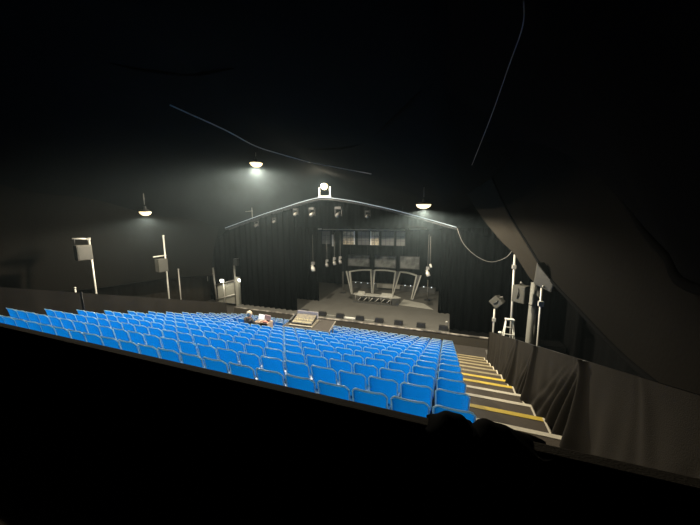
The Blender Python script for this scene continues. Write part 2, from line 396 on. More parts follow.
# ------------------------------------------------------------------ side barriers
SL=RISE/D
def btop(Y): return -.385-.3317*Y
t=thing('cloth_barrier','waist-high brown-black cloth barrier along the right of the stepped aisle','barrier',(1.76,8,-5.2))
folds=[(2.2,2.6,.05),(3.3,2.9,.05),(4.40,4.30,.20),(4.42,4.72,.16),(4.46,5.25,.12),(4.5,5.75,.09),(4.6,6.2,.06),(6.44,6.62,.17),(6.46,7.05,.12),(6.5,7.5,.07),(7.99,8.2,.14),(8.0,8.75,.09),(8.2,9.3,.05),(9.6,9.8,.07),(10.4,10.5,.06),(11.3,11.4,.06),(12.0,12.1,.05)]
def barr(u,v):
    Y=1.7+11.05*u; zt=btop(Y); 
    kk=math.floor((Y-Y0-.673)/D)+1; 
    zb=-1.6-.3317*Y-.13
    h=1-v; off=0
    for a,bb,am in folds:
        c=a+(bb-a)*h**.8; w=.05+.11*h
        off+=am*(.25+.75*h)*math.exp(-((Y-c)/w)**2)*(1 if am>.09 else .7)
        off-=am*.5*(.2+.8*h)*math.exp(-((Y-c-w*1.5)/(w*.8))**2)
    off+=.012*math.sin(Y*14)*h+.008*math.sin(Y*5+h*4)
    flare=.05*h*h
    z=zb+(zt-zb)*v+.03*h*h*math.sin(Y*4.2)
    return (1.80-off*.95-flare,Y,z)
ch(MB().grid(barr,420,22).build('cloth_drape',M['cloth']),t)
ch(MB().tube([(1.85,1.7,btop(1.7)-.03),(1.85,12.75,btop(12.75)-.03)],.025,8).build('top_rail',M['blackmetal']),t)
def fn(u,v):
    Y=1.7+11.05*u; return (1.90+.02*math.sin(Y*9),Y,-1.9-.3317*Y+(1.49)*v)
ch(MB().grid(fn,160,3).build('back_drape',M['black']),t)
ch(MB().grid(lambda u,v:(1.76+.14*u,12.77,GROUND+(btop(12.77)-GROUND)*v),4,3).build('end_drape',M['cloth']),t)

t=thing('cloth_barrier','long brown-black cloth barrier along the left ends of the rows','barrier',(-11.95,8,-5.2))
def fn(u,v):
    Y=1.5+10.7*u; zt=-.468-.3317*Y; zb=-1.75-.3317*Y
    h=1-v
    off=.012*math.sin(Y*6)+.03*h*math.exp(-((Y-4.6)/.12)**2)+.03*h*math.exp(-((Y-4.1)/.12)**2)+.03*math.exp(-((Y-5.4)/.05)**2)*0
    return (-11.88+off,Y,zb+(zt-zb)*v)
ch(MB().grid(fn,220,10).build('cloth_drape',M['cloth']),t)
ch(MB().box(-11.99,-11.89,12.2,12.23,GROUND,-4.51).build('end_panel',M['cloth']),t)
def fn(u,v):
    Y=1.5+10.7*u; return (-12.0,Y,-1.9-.3317*Y+1.43*v)
ch(MB().grid(fn,60,3).build('back_drape',M['black']),t)
ch(MB().tube([(-11.94,1.5,-.468-.3317*1.5-.03),(-11.94,12.2,-.468-.3317*12.2-.03)],.022,8).build('top_rail',M['blackmetal']),t)
ch(MB().tube([(-11.86,5.72,-.44-.3317*5.72),(-11.85,5.75,-1.6-.3317*5.75)],.014,6).build('hanging_cable',M['blackmetal']),t)

# ------------------------------------------------------------------ left poles
def pole(x,y,ztop,r,lab,arm=None,m='steel',tilt=0):
    t=thing('light_pole',lab,'pole',(x,y,GROUND))
    ch(MB().tube([(x,y,GROUND),(x,y+tilt,ztop)],r,10).build('upright',M[m]),t)
    ch(MB().cbox((x,y,GROUND+.02),(.5,.5,.04)).build('base_plate',M['dsteel']),t)
    ch(MB().tube([(x,y+tilt,ztop-.02),(x,y+tilt,ztop+.03)],r*1.5,10).build('top_cap',M[m]),t)
    if arm:
        ch(MB().tube(arm,.035,8).build('cross_arm',M[m]),t)
    return t
pole(-14.5,7.5,-.63,.036,'tall pale pole with side arm, leftmost behind the left barrier',[(-14.5,7.55,-.66),(-14.5,6.93,-.62)])
pole(-14.5,10.8,-.66,.038,'tall pale pole with short arm above a small box, beyond the leftmost pole',[(-14.5,10.85,-1.72),(-14.5,10.15,-1.74)])
pole(-14.5,11.5,-2.6,.035,'short dim grey pole just right of the second left pole',None,'dsteel')
pole(-14.5,6.8,-2.64,.03,'short pale stub post showing above the left barrier',None,'steel')
def hung_box(name,c,size,lab,m='spk',hang=None,rot=0,cat='loudspeaker'):
    t=thing(name,lab,cat,c,rot)
    sx,sy,sz=[q/2 for q in size]
    MB().hexa([(-sx,-sy,-sz),(sx,-sy,-sz),(sx*.8,sy,-sz),(-sx*.8,sy,-sz)],[(-sx,-sy,sz),(sx,-sy,sz),(sx*.8,sy,sz),(-sx*.8,sy,sz)]).build('cabinet',M[m],t,.012)
    MB().box(-sx*.88,sx*.88,-sy-.012,-sy-.001,-sz*.9,sz*.9).build('grille',M['grille'],t)
    if hang:
        g=MB()
        for x in (-sx*.9,sx*.9): g.tube([(x,0,sz-.02),(x*.9,0,sz+hang)],.012,6)
        g.build('hanging_strap',M['blackmetal'],t)
    return t
# faces turned towards the audience (local -Y points to +X here)
hung_box('loudspeaker',(-14.35,7.14,-1.20),(.52,.34,.62),'grey loudspeaker hung under the arm of the leftmost pole',hang=.27,rot=PI/2)
hung_box('loudspeaker',(-14.35,10.42,-2.20),(.5,.36,.68),'small grey loudspeaker hung beside the second left pole',hang=.15,rot=PI/2)

# ------------------------------------------------------------------ scaffold tower left of stage
t=thing('scaffold_tower','pale metal scaffold tower with sheeted side left of stage','scaffold',(-15.4,16,GROUND))
ch(MB().tube([(-16.43,16,GROUND),(-16.62,16,-3.3)],.06,8).build('upright',M['dsteel']),t)
ch(MB().tube([(-15.7,16,GROUND),(-15.68,16,-4.3)],.05,8).build('upright',M['steel']),t)
ch(MB().tube([(-14.62,16,GROUND),(-14.62,16,-3.0)],.06,8).build('upright',M['dsteel']),t)
ch(MB().box(-14.58,-14.16,15.95,16.2,GROUND,-3.88).build('mast_panel',M['mastp']),t)
ch(MB().tube([(-16.43,15.98,-5.72),(-14.68,15.98,-5.18)],.05,8).build('brace',M['steel']),t)
ch(MB().tube([(-16.46,15.98,-4.6),(-14.6,15.98,-4.1)],.045,8).build('top_bar',M['dsteel']),t)
ch(MB().hexa([(-16.4,16.1,-5.95),(-14.6,16.1,-5.95),(-14.6,16.14,-5.95),(-16.4,16.14,-5.95)],[(-16.4,16.1,-4.6),(-14.6,16.1,-4.12),(-14.6,16.14,-4.12),(-16.4,16.14,-4.6)]).build('sheet_panel',M['mastp']),t)
ch(MB().tube([(-16.6,15.98,-3.75),(-17.2,15.98,-3.85),(-17.2,15.98,-4.35)],.03,6).build('side_arm',M['dsteel']),t)
ch(MB().cbox((-14.3,15.9,-2.75),(.3,.3,.5)).build('top_bracket',M['blackmetal']),t)
def flood(c,lab,pw):
    t=thing('flood_lamp',lab,'lamp',c)
    MB().cbox((0,.08,0),(.34,.10,.24)).build('housing',M['blackmetal'],t,.015)
    MB().cbox((0,0,0),(.30,.05,.20)).build('glowing_face',M['smallbulb'],t,.012)
    MB().tube([(0,.1,-.1),(0,.12,-.22)],.02,6).build('bracket',M['dsteel'],t)
    l=bpy.data.lights.new('flood_light','POINT'); l.energy=pw; l.color=(1,.97,.8); l.shadow_soft_size=.1
    o=bpy.data.objects.new('flood_light',l); C.objects.link(o); o.parent=t; o.location=(0,-.15,0)
flood((-15.69,15.85,-4.2),'small glowing flood lamp on the scaffold tower post, left of two',24)
flood((-14.0,15.8,-4.05),'small glowing flood lamp right of the scaffold tower mast',14)

# ------------------------------------------------------------------ right side poles, loudspeakers, ladder, mast
def pole2(x,y,z0,z1,x1,r,lab):
    t=thing('light_pole',lab,'pole',(x,y,GROUND))
    ch(MB().tube([(x,y,GROUND),(x1,y,z1)],r,10).build('upright',M['steel']),t)
    ch(MB().cbox((x,y,GROUND+.02),(.5,.5,.04)).build('base_plate',M['dsteel']),t)
    ch(MB().cbox((x1,y-.04,z1-.5),(.14,.12,.16)).build('clamp',M['steel']),t)
    return t
pole2(2.67,13,GROUND,-1.30,2.55,.045,'tallest pale pole right of stage with a loudspeaker clamped on')
pole2(2.87,10.1,GROUND,-2.03,2.80,.036,'pale pole under a tilted loudspeaker, rightmost of the poles')
pole2(2.13,14,GROUND,-3.95,2.10,.04,'short pale pole under the diamond-tilted loudspeaker right of stage')
def box_at(c,size,rots,lab):
    t=thing('loudspeaker',lab,'loudspeaker',c); t.rotation_euler=rots
    sx,sy,sz=[q/2 for q in size]
    MB().hexa([(-sx,-sy,-sz),(sx,-sy,-sz),(sx*.8,sy,-sz),(-sx*.8,sy,-sz)],[(-sx,-sy,sz),(sx,-sy,sz),(sx*.8,sy,sz),(-sx*.8,sy,sz)]).build('cabinet',M['spk'],t,.012)
    MB().box(-sx*.9,sx*.9,-sy-.012,-sy-.001,-sz*.9,sz*.9).build('grille',M['spk'],t)
    g=MB(); g.tube([(0,-sy-.02,sz*.7),(.02,-sy-.05,0),(-.02,-sy-.03,-sz*.5)],.02,6); g.build('cable',M['blackmetal'],t)
    g=MB(); g.tube([(-sx*.3,0,sz),(-sx*.1,-.05,sz+.14),(sx*.2,0,sz+.05)],.03,6); g.build('yoke',M['dsteel'],t)
    return t
box_at((2.86,12.85,-2.88),(.52,.4,.70),(0,0,-.75),'grey loudspeaker clamped upright to the tallest right pole')
box_at((2.17,13.85,-3.55),(.46,.36,.44),(0,.72,-.5),'small grey loudspeaker tilted like a diamond right of stage')
t=thing('loudspeaker','grey wedge-shaped loudspeaker tilted on top of the rightmost pole','loudspeaker',(2.93,10.0,-1.8),-.9)
q=[(-.34,.56),(.26,-.02),(.19,-.29),(-.39,-.13)]
MB().hexa([(x,-.12,z) for x,z in q],[(x*.9,.16,z) for x,z in q]).build('cabinet',M['spk'],t,.012)
MB().hexa([(x*.9-.003,-.135,z*.88+.01) for x,z in q],[(x*.9-.003,-.121,z*.88+.01) for x,z in q]).build('grille',M['grille'],t)
MB().lathe([(0,.03),(.03,.02),(.035,-.01),(0,-.03)],(-.05,-.14,-.15),10).build('knob',M['steel'],t)
# stepladder
t=thing('stepladder','white stepladder standing behind the right barrier near the stage','ladder',(2.45,12.3,GROUND))
zt=-3.86; 
g=[]
for sx in (-1,1):
    xt=2.41+sx*.12; xb=2.44+sx*.34
    ch(MB().tube([(xt,12.25,zt),(xb,11.95,GROUND)],.022,6).build('front_rail',M['white']),t)
    ch(MB().tube([(xt,12.3,zt),(xb,12.75,GROUND)],.025,6).build('rear_rail',M['white']),t)
ch(MB().cbox((2.41,12.27,zt+.02),(.32,.2,.05)).build('top_step',M['white']),t)
for i in range(1,8):
    f=i/8; z=zt+(GROUND-zt)*f; y=12.25-.3*f; w=.12+.22*f
    ch(MB().cbox((2.41+.03*f,y,z),(2*w,.08,.03)).build('step',M['white']),t)
t=thing('tent_mast','thick pale grey mast standing behind the right barrier','mast',(3.5,13.4,GROUND))
ch(MB().tube([(3.50,13.4,GROUND),(3.50,13.4,-4.9),(3.50,13.4,-2.5)],[.21,.21,.19],16).build('mast_tube',M['duct']),t)
ch(MB().tube([(3.50,13.4,-3.45),(3.50,13.4,-3.40)],.215,16).build('collar',M['dsteel']),t)
t=thing('small_lamp','small bright lamp on the barrier end near the ladder','lamp',(2.12,12.35,-4.45))
MB().lathe([(0,.04),(.06,.035),(.08,0),(.06,-.035),(0,-.04)],n=12).build('glowing_lens',M['white'],t)
MB().tube([(0,0,-.04),(0,0,GROUND+4.45)],.015,6).build('stand',M['dsteel'],t)
tag(MB().tube(dens([(.31,14.6,-.25),(.62,14.6,-.97),(1.18,14.6,-1.54),(1.85,14.6,-1.84),(2.47,14.6,-1.63),(2.77,14.6,-1.24)]),.014,6).build('loose_cable',M['dsteel']),'slack grey cable looping from arch end to the right pole','cable')

# ------------------------------------------------------------------ things hung on the arch and over the stage
def fixture(loc,lab,s=1,m='steel',grp='moving lights under the arch',yaw=0):
    t=thing('stage_light',lab,'stage light',loc,yaw,grp)
    MB().cbox((0,0,.16*s),(.26*s,.2*s,.10*s)).build('base',M['blackmetal'],t,.01)
    g=MB()
    for x in (-.13*s,.13*s): g.box(x-.015*s,x+.015*s,-.05*s,.05*s,-.14*s,.14*s)
    g.build('yoke',M['blackmetal'],t)
    MB().tube([(0,.10*s,-.02*s),(0,-.05*s,-.08*s),(0,-.16*s,-.14*s)],[.06*s,.08*s,.08*s],12).build('head',M['panelg'] if m!='steel' else M['dsteel'],t)
    return t
fixture((-8.58,14.6,.62),'pale moving light hung under the arch left of its peak',1.1,'steel')
fixture((-7.5,14.6,.60),'tall pale moving light hung under arch just left of peak',1.3,'steel')
fixture((-5.87,14.6,.58),'dark round moving light hung under arch right of its peak',1.5,'dsteel')
fixture((-10.1,14.6,.16),'small pale stage light on the left slope of the arch',.8,'steel')
fixture((-11.4,14.6,-.05),'dim stage light on lower left slope of the arch',1.0,'dsteel')
fixture((-4.2,14.6,.45),'dim stage light on the right slope of the arch',1.0,'dsteel')
t=thing('arch_bracket','small dark bracket standing on left slope of the arch','bracket',(-11.9,14.8,.35))
MB().tube([(.05,0,0),(.05,0,.62)],.025,6).build('post',M['dsteel'],t); MB().tube([(-.45,0,.38),(.1,0,.42)],.02,6).build('arm',M['dsteel'],t)
# bars
def bar(x0,x1,y,z,lab):
    t=thing('lighting_bar',lab,'bar',((x0+x1)/2,y,z))
    ch(MB().tube([(x0,y,z),(x1,y,z)],.03,8).build('pipe',M['steel']),t)
    g=MB()
    for x in (x0+.2,x1-.2): g.tube([(x,y,z),(x,y,z+2)],.008,5)
    ch(g.build('suspension',M['blackmetal']),t)
bar(-10.4,-8.55,18.05,-.42,'pale lighting bar over left side of the stage')
bar(-8.5,-2.7,18.12,-.45,'long lighting bar carrying the lamp panels over mid stage')
bar(-2.45,-1.35,18.05,-.38,'short pale lighting bar over right side of the stage')
labs=['dim grey lamp panel, leftmost on the stage lighting bar','warm bright lamp panel left of centre on stage lighting bar','dim grey lamp panel between two warm ones on lighting bar','warm lamp panel at centre of the stage lighting bar','grey lamp panel right of centre on stage lighting bar','dim grey lamp panel, rightmost on the stage lighting bar']
for (x0,x1,m),lab in zip([(-8.52,-7.91,'panelg'),(-6.93,-6.06,'panelw'),(-5.85,-5.07,'panelg'),(-4.97,-4.38,'panelw'),(-4.22,-3.39,'panelg'),(-3.24,-2.68,'panelg')],labs):
    c=(x0+x1)/2; t=thing('stage_floodlight',lab,'stage light',(c,18,-1.0),0,'lamp panels on the stage bar')
    w=(x1-x0)/2
    MB().box(-w,w,-.02,.10,-.47,.45).build('housing',M['blackmetal'],t,.01)
    g=MB()
    for i in range(2 if w<.35 else 3):
        for j in range(3):
            nn=(2 if w<.35 else 3); cw=2*w/nn
            g.box(-w+cw*i+.02,-w+cw*(i+1)-.02,-.045,-.019,-.45+.3*j,-.45+.3*j+.27)
    g.build('lamp_cells',M[m],t)
    if m=='panelw':
        MB().box(w-.07 if c<-5 else -w,w if c<-5 else -w+.07,-.06,-.044,-.45,.45).build('side_strip',M['white'],t)
t=thing('hanging_lantern','bright narrow vertical lamp strip left of the warm panel','stage light',(-7.66,17.9,-1.2))
MB().box(-.05,.05,-.03,.03,-.4,.4).build('strip',M['steel'],t)
MB().tube([(0,0,.4),(0,0,.8)],.01,5).build('suspension',M['blackmetal'],t)
def drop(x,y,z,top,s,lab,m='steel'):
    t=thing('hanging_spotlight',lab,'stage light',(x,y,z))
    MB().tube([(0,0,0),(0,0,top)],.008,5).build('drop_wire',M['dsteel'],t)
    MB().tube([(-.05*s,-.02,.12*s),(0,-.05,0),(.06*s,-.12,-.14*s)],[.06*s,.09*s,.085*s],10).build('head',M[m],t)
    MB().cbox((0,0,.2*s),(.14*s,.1*s,.12*s)).build('clamp',M['dsteel'],t)
drop(-8.5,16.5,-2.95,2.2,1.5,'pale spotlight hanging on a long wire at stage left edge')
drop(-7.48,16.5,-2.65,1.9,1.1,'small dim spotlight hanging beside the left grey screen, leftmost of three','dsteel')
drop(-6.95,16.5,-2.50,1.9,1.2,'small spotlight hanging beside the left grey screen, middle of three','dsteel')
drop(-6.55,16.5,-2.40,1.8,1.1,'small spotlight hanging beside the left grey screen, rightmost of three','dsteel')
drop(-1.12,16.5,-2.85,2.2,1.3,'pale cluster spotlight hanging on a long wire at stage right')
t=thing('hanging_spotlight','upper small spotlight on wire at stage right','stage light',(-1.0,16.5,-2.45))
MB().tube([(0,0,.1),(.08,-.08,-.08)],.06,8).build('head',M['steel'],t); MB().tube([(0,0,.1),(-.02,0,1.7)],.008,5).build('drop_wire',M['wire'],t)

# three grey screens
for (x0,x1,zt,zb),lab in zip([(-8.19,-6.30,-2.72,-3.66),(-5.82,-4.06,-2.70,-3.66),(-3.70,-2.19,-2.67,-3.66)],['grey screen hanging over the stage set, left of three','grey screen hanging over the stage set, middle of three','grey screen hanging over the stage set, right of three']):
    c=(x0+x1)/2; t=thing('hanging_screen',lab,'screen',(c,22.5,zb),0,'grey screens over the set'); w=(x1-x0)/2
    MB().box(-w,w,-.03,.02,0,zt-zb).build('screen_cloth',M['screen'],t)
    g=MB()
    for a in (-w,w): g.box(a-.03,a+.03,-.04,.03,-.03,zt-zb+.03)
    for z in (0,zt-zb): g.box(-w,w,-.04,.03,z-.03,z+.03)
    g.build('frame',M['setd'],t)
    g=MB()
    for a in (-w*.8,w*.8): g.tube([(a,0,zt-zb),(a,0,zt-zb+2.2)],.01,5)
    g.build('suspension',M['blackmetal'],t)

# the set: curved window frame of tapered posts
t=thing('window_frame_set','pale curved stage set of three tall window bays with tapered posts','stage set',(-4.9,20.8,-5.6))
posts=[((-7.68,-7.32),(-7.24,-7.10),20.5,-3.80),((-5.86,-5.46),(-5.76,-5.60),21.2,-3.70),((-3.90,-3.46),(-4.12,-3.98),21.3,-3.74),((-2.20,-1.80),(-2.52,-2.34),20.4,-3.78)]
for (a,b_),(c,d),y,z in posts:
    g=MB(); w=.09
    g.hexa([(c,y,-5.6),(c+w*.8,y,-5.6),(c+w*.8,y+.2,-5.6),(c,y+.2,-5.6)],[(a,y,z),(a+w,y,z),(a+w,y+.2,z),(a,y+.2,z)])
    g.hexa([(d-w*.8,y,-5.6),(d,y,-5.6),(d,y+.2,-5.6),(d-w*.8,y+.2,-5.6)],[(b_-w,y,z),(b_,y,z),(b_,y+.2,z),(b_-w,y+.2,z)])
    p=ch(g.build('post',M['set']),t)
    q=MB().hexa([(c+.02,y+.08,-5.6),(d-.02,y+.08,-5.6),(d-.02,y+.12,-5.6),(c+.02,y+.12,-5.6)],[(a+.03,y+.08,z),(b_-.03,y+.08,z),(b_-.03,y+.12,z),(a+.03,y+.12,z)]).build('infill',M['setd']); ch(q,t)
for (P0,P1) in zip(posts,posts[1:]):
    (a0,b0),_,y0,z0=P0; (a1,b1),_,y1,z1=P1
    n=8; L=[]
    for i in range(n+1):
        f=i/n; L.append((b0-.05+(a1+.05-b0+.05)*f,y0+(y1-y0)*f+.1,z0+(z1-z0)*f+.06*math.sin(PI*f)))
    g=MB()
    for p,q in zip(L,L[1:]):
        g.hexa([(p[0],p[1]-.1,p[2]-.07),(q[0],q[1]-.1,q[2]-.07),(q[0],q[1]+.1,q[2]-.07),(p[0],p[1]+.1,p[2]-.07)],[(p[0],p[1]-.1,p[2]+.02),(q[0],q[1]-.1,q[2]+.02),(q[0],q[1]+.1,q[2]+.02),(p[0],p[1]+.1,p[2]+.02)])
    ch(g.build('header_beam',M['set']),t)
t2=thing('prop_stand','thin metal stand left of the window frame set','stand',(-7.95,20.6,-5.6))
MB().tube([(0,0,0),(0,0,1.75)],.02,6).build('upright',M['dsteel'],t2); MB().cbox((0,0,.015),(.4,.4,.03)).build('base',M['blackmetal'],t2)
t2=thing('prop_stand','thin metal stand right of the window frame set','stand',(-1.35,20.6,-5.6))
MB().tube([(0,0,0),(0,0,1.5)],.02,6).build('upright',M['dsteel'],t2); MB().cbox((0,0,.015),(.4,.4,.03)).build('base',M['blackmetal'],t2)
# console bench behind the frame with little lamps
t=thing('rear_platform','low dark platform with pale rail behind the window frame set','platform',(-4.6,23.0,-5.6))
MB().box(-3.6,3.7,-.2,.3,0,.42).build('body',M['setd'],t)
MB().tube([(-3.5,-.25,.52),(3.7,-.25,.42)],.03,6).build('rail',M['dsteel'],t)
MB().box(-1.0,.9,-.5,-.25,.20,.55).build('pale_box',M['duct'],t)
places=['leftmost','second from left','third from left','fourth from left','fifth from left','fifth from right','fourth from right','third from right','second from right','rightmost']
for i,x in enumerate([-7.6,-7.1,-6.5,-5.9,-5.3,-3.3,-2.85,-2.4,-1.8,-1.2]):
    o=MB().lathe([(0,.06),(.035,.045),(.05,0),(.035,-.045),(0,-.05)],n=8).build('small_bulb',M['led']); o.location=(x,22.77,-5.13)
    tag(o,'tiny glowing bulb along the rear platform, %s in the row'%places[i],'bulb','bulbs behind the set')

# desk on stage
t=thing('stage_desk','wide pale-topped control desk standing at centre of the stage set','desk',(-4.7,18.5,-5.6))
top=[(-1.65,-.0),(-1.6,.32),(-.5,.42),(.5,.42),(1.3,.40),(1.75,.05),(1.2,-.25),(.3,-.12),(-.3,-.12),(-1.1,-.28)]
n=len(top); g=MB()
vs=[(x,y,.52) for x,y in top]+[(x,y,.58) for x,y in top]
g.add(vs,[tuple(range(n)),tuple(range(n,2*n))[::-1]]+[(i,(i+1)%n,(i+1)%n+n,i+n) for i in range(n)])
g.build('desk_top',M['set'],t)
for (x0,x1,lab) in ((-1.35,-.8,0),(.35,1.2,1)):
    MB().hexa([(x0,-.12,.58),(x1,-.12,.58),(x1,.25,.58),(x0,.25,.58)],[(x0,-.10,.61),(x1,-.10,.61),(x1-.05,.25,.74),(x0+.05,.25,.74)]).build('control_panel',M['set'],t)
MB().hexa([(1.2,-.2,.0),(1.6,.05,.0),(1.6,.35,.0),(1.2,.35,.0)],[(1.2,-.2,.52),(1.72,.05,.52),(1.72,.38,.52),(1.2,.38,.52)]).build('side_cabinet',M['setd'],t)
for x,y in ((-1.45,-.1),(-1.0,.2),(-.45,-.08),(-.1,.2),(.4,-.08),(.8,.2),(1.1,-.15)):
    MB().tube([(x,y,0),(x,y,.53)],.022,6).build('leg',M['dsteel'],t)
g=MB()
for i in range(6): g.tube([(-1.3+.42*i,-.05,.10+.03*(i%2)),(-1.05+.42*i,0,.38)],.02,5)
g.build('leg_brace',M['steel'],t); 
MB().box(-1.6,1.6,-.2,-.1,.0,.05).build('foot_rail',M['setd'],t)
t=thing('floor_light_patch','pale flat sheet of painted lamplight on stage floor right of the desk','patch',(-2.0,19.2,-5.6))  # added pale flat piece that paints lamplight onto the deck
MB().hexa([(-1.1,-.5,.002),(1.2,-.85,.002),(.5,.35,.002),(-1.0,1.0,.002)],[(-1.1,-.5,.012),(1.2,-.85,.012),(.5,.35,.012),(-1.0,1.0,.012)]).build('patch',M['set'],t)

# wedge monitors along stage edge
mx=[(-8.3,'leftmost'),(-7.1,'second from left'),(-5.94,'third from left'),(-4.71,'fourth from left'),(-3.56,'fourth from right'),(-2.46,'third from right'),(-1.25,'second from right'),(-.1,'rightmost')]
for x,w in mx:
    t=thing('stage_monitor','black wedge monitor on the stage front edge, %s in the row'%w,'monitor speaker',(x,14.95,-5.6),PI,'wedge monitors on the stage edge')
    MB().hexa([(-.24,-.16,0),(.24,-.16,0),(.24,.16,0),(-.24,.16,0)],[(-.22,-.02,.26),(.22,-.02,.26),(.22,.15,.26),(-.22,.15,.26)]).build('cabinet',M['blackmetal'],t,.01)
    MB().hexa([(-.2,-.165,.03),(.2,-.165,.03),(.2,-.155,.03),(-.2,-.155,.03)],[(-.19,-.045,.24),(.19,-.045,.24),(.19,-.03,.24),(-.19,-.03,.24)]).build('grille',M['grille'],t)
for x0,x1,lab in ((-5.72,-5.0,'white flat strip on stage edge between third and fourth monitors'),(-6.85,-6.2,'pale flat strip on stage edge left of the white one'),(-4.45,-3.85,'pale flat strip on stage edge right of the white one')):
    o=MB().box(x0,x1,14.9,15.02,-5.598,-5.53).build('floor_strip',M['white' if x0==-5.72 else 'duct']); tag(o,lab,'strip')
t=thing('lamp_stand','thin stand with small pale lamp at right end of stage edge','stand',(.05,14.95,-5.6))
MB().tube([(0,0,0),(-.03,0,.42)],.014,6).build('upright',M['dsteel'],t); MB().lathe([(0,.5),(.05,.48),(.06,.43),(0,.40)],n=8).build('lamp_head',M['steel'],t)
MB().cbox((0,0,.01),(.25,.25,.02)).build('base',M['blackmetal'],t)

# ------------------------------------------------------------------ mixing position among the seats
o=MB().box(-8.72,-6.62,nose(7)+.02,10.5,tread(9)+.002,tread(8)+.008).build('operator_platform',M['tread']); tag(o,'low brown platform under the operator chair and table','platform')
TZ=-4.12
t=thing('mixing_table','wide brown-grey table amid the seats carrying a mixing console','table',(-5.3,9.9,tread(9)))
ch(MB().hexa([(-6.24,9.27,TZ-.05),(-4.22,9.37,TZ-.05),(-4.42,10.52,TZ-.05),(-6.28,10.50,TZ-.05)],[(-6.24,9.27,TZ),(-4.22,9.37,TZ),(-4.42,10.52,TZ),(-6.28,10.50,TZ)]).build('table_top',M['mixtable']),t)
ch(MB().hexa([(-6.24,9.255,TZ-.06),(-4.215,9.355,TZ-.06),(-4.215,9.368,TZ-.06),(-6.24,9.268,TZ-.06)],[(-6.24,9.255,TZ+.004),(-4.215,9.355,TZ+.004),(-4.215,9.368,TZ+.004),(-6.24,9.268,TZ+.004)]).build('front_lip',M['consolel']),t)
ch(MB().hexa([(-4.218,9.37,TZ-.06),(-4.205,9.37,TZ-.06),(-4.405,10.52,TZ-.06),(-4.418,10.52,TZ-.06)],[(-4.218,9.37,TZ+.006),(-4.205,9.37,TZ+.006),(-4.405,10.52,TZ+.006),(-4.418,10.52,TZ+.006)]).build('side_lip',M['consolel']),t)
for x,y in ((-6.18,9.78),(-4.36,9.78),(-6.2,10.4),(-4.5,10.4)): ch(MB().tube([(x,y,tread(9)),(x,y,TZ-.05)],.025,8).build('leg',M['dsteel']),t)
t=thing('mixing_console','large mixing console with raised meter bridge on the brown-grey table','mixing desk',(-5.5,9.85,TZ))
ch(MB().hexa([(-6.0,9.38,TZ),(-4.98,9.42,TZ),(-5.08,10.30,TZ),(-6.05,10.28,TZ)],[(-6.0,9.38,TZ+.05),(-4.98,9.42,TZ+.05),(-5.08,10.30,TZ+.05),(-6.05,10.28,TZ+.05)]).build('base_tray',M['consolel']),t)
ch(MB().hexa([(-5.95,9.50,TZ+.07),(-5.04,9.54,TZ+.07),(-5.14,10.22,TZ+.07),(-6.02,10.20,TZ+.07)],[(-5.95,9.50,TZ+.11),(-5.04,9.54,TZ+.11),(-5.14,10.22,TZ+.26),(-6.02,10.20,TZ+.26)]).build('body',M['blackmetal']),t)
ch(MB().hexa([(-5.93,9.52,TZ+.112),(-5.06,9.56,TZ+.112),(-5.15,10.20,TZ+.256),(-6.0,10.18,TZ+.256)],[(-5.93,9.52,TZ+.118),(-5.06,9.56,TZ+.118),(-5.15,10.20,TZ+.262),(-6.0,10.18,TZ+.262)]).build('control_surface',M['console']),t)
ch(MB().hexa([(-6.08,10.22,TZ+.10),(-5.12,10.24,TZ+.10),(-5.12,10.33,TZ+.10),(-6.08,10.31,TZ+.10)],[(-6.08,10.26,TZ+.37),(-5.12,10.28,TZ+.37),(-5.12,10.33,TZ+.37),(-6.08,10.31,TZ+.37)]).build('meter_bridge',M['meter']),t)
g=MB()
for i in range(16):
    f=i/15; x=-5.88+.76*f; y=9.60+.03*f; g.cbox((x,y,TZ+.137),(.02,.05,.02))
    g.cbox((x,y+.17+.05*math.sin(i*2.1),TZ+.185),(.02,.04,.02))
ch(g.build('fader_caps',M['keys']),t)

t=thing('equipment_box','small black box on the table left of the mixing console','box',(-6.14,9.95,TZ))
MB().hexa([(-.07,-.25,0),(.05,-.25,0),(.03,.30,0),(-.07,.30,0)],[(-.06,-.22,.10),(.04,-.22,.10),(.02,.29,.24),(-.06,.29,.24)]).build('case',M['blackmetal'],t,.01)
MB().box(-.04,.0,.05,.15,.16,.20).build('handle',M['dsteel'],t)
# operator's table
zt=-4.22; fz=tread(8)
t=thing('operator_table','small pale wooden table beside the seated person','table',(-7.47,9.72,fz))
MB().box(-.35,.35,-.20,.20,zt-fz-.03,zt-fz).build('table_top',M['desk'],t)
for x in (-.32,.32): MB().box(x-.025,x+.025,-.19,.19,0,zt-fz-.03).build('side_panel',M['desk'],t)
MB().box(-.29,.29,.15,.18,.1,zt-fz-.03).build('modesty_panel',M['blackmetal'],t)
t=thing('laptop','open laptop with glowing white screen on the pale table','laptop',(-7.65,9.70,zt),-.05)
MB().box(-.16,.16,-.12,.11,0,.018).build('keyboard_base',M['dsteel'],t)
R=Matrix.Translation((0,.11,.015))@Matrix.Rotation(-.22,4,'X')
MB().box(-.165,.165,0,.012,0,.24,R).build('lid',M['dsteel'],t); MB().box(-.155,.155,-.004,-.001,.012,.23,R).build('screen',M['laptop'],t)
t=thing('small_monitor','small pinkish monitor right of the laptop on pale table','monitor',(-7.29,9.76,zt),-.15)
MB().box(-.15,.15,0,.05,.05,.27).build('panel',M['pink'],t); MB().box(-.03,.03,.02,.05,0,.06).build('stand',M['blackmetal'],t); MB().box(-.1,.1,-.04,.08,0,.012).build('base',M['blackmetal'],t)
o=MB().box(-7.38,-7.18,9.54,9.65,zt,zt+.05).build('small_case',mat('reddish_case',(.45,.17,.14),.6)); tag(o,'small reddish case in front of the pinkish monitor','case')

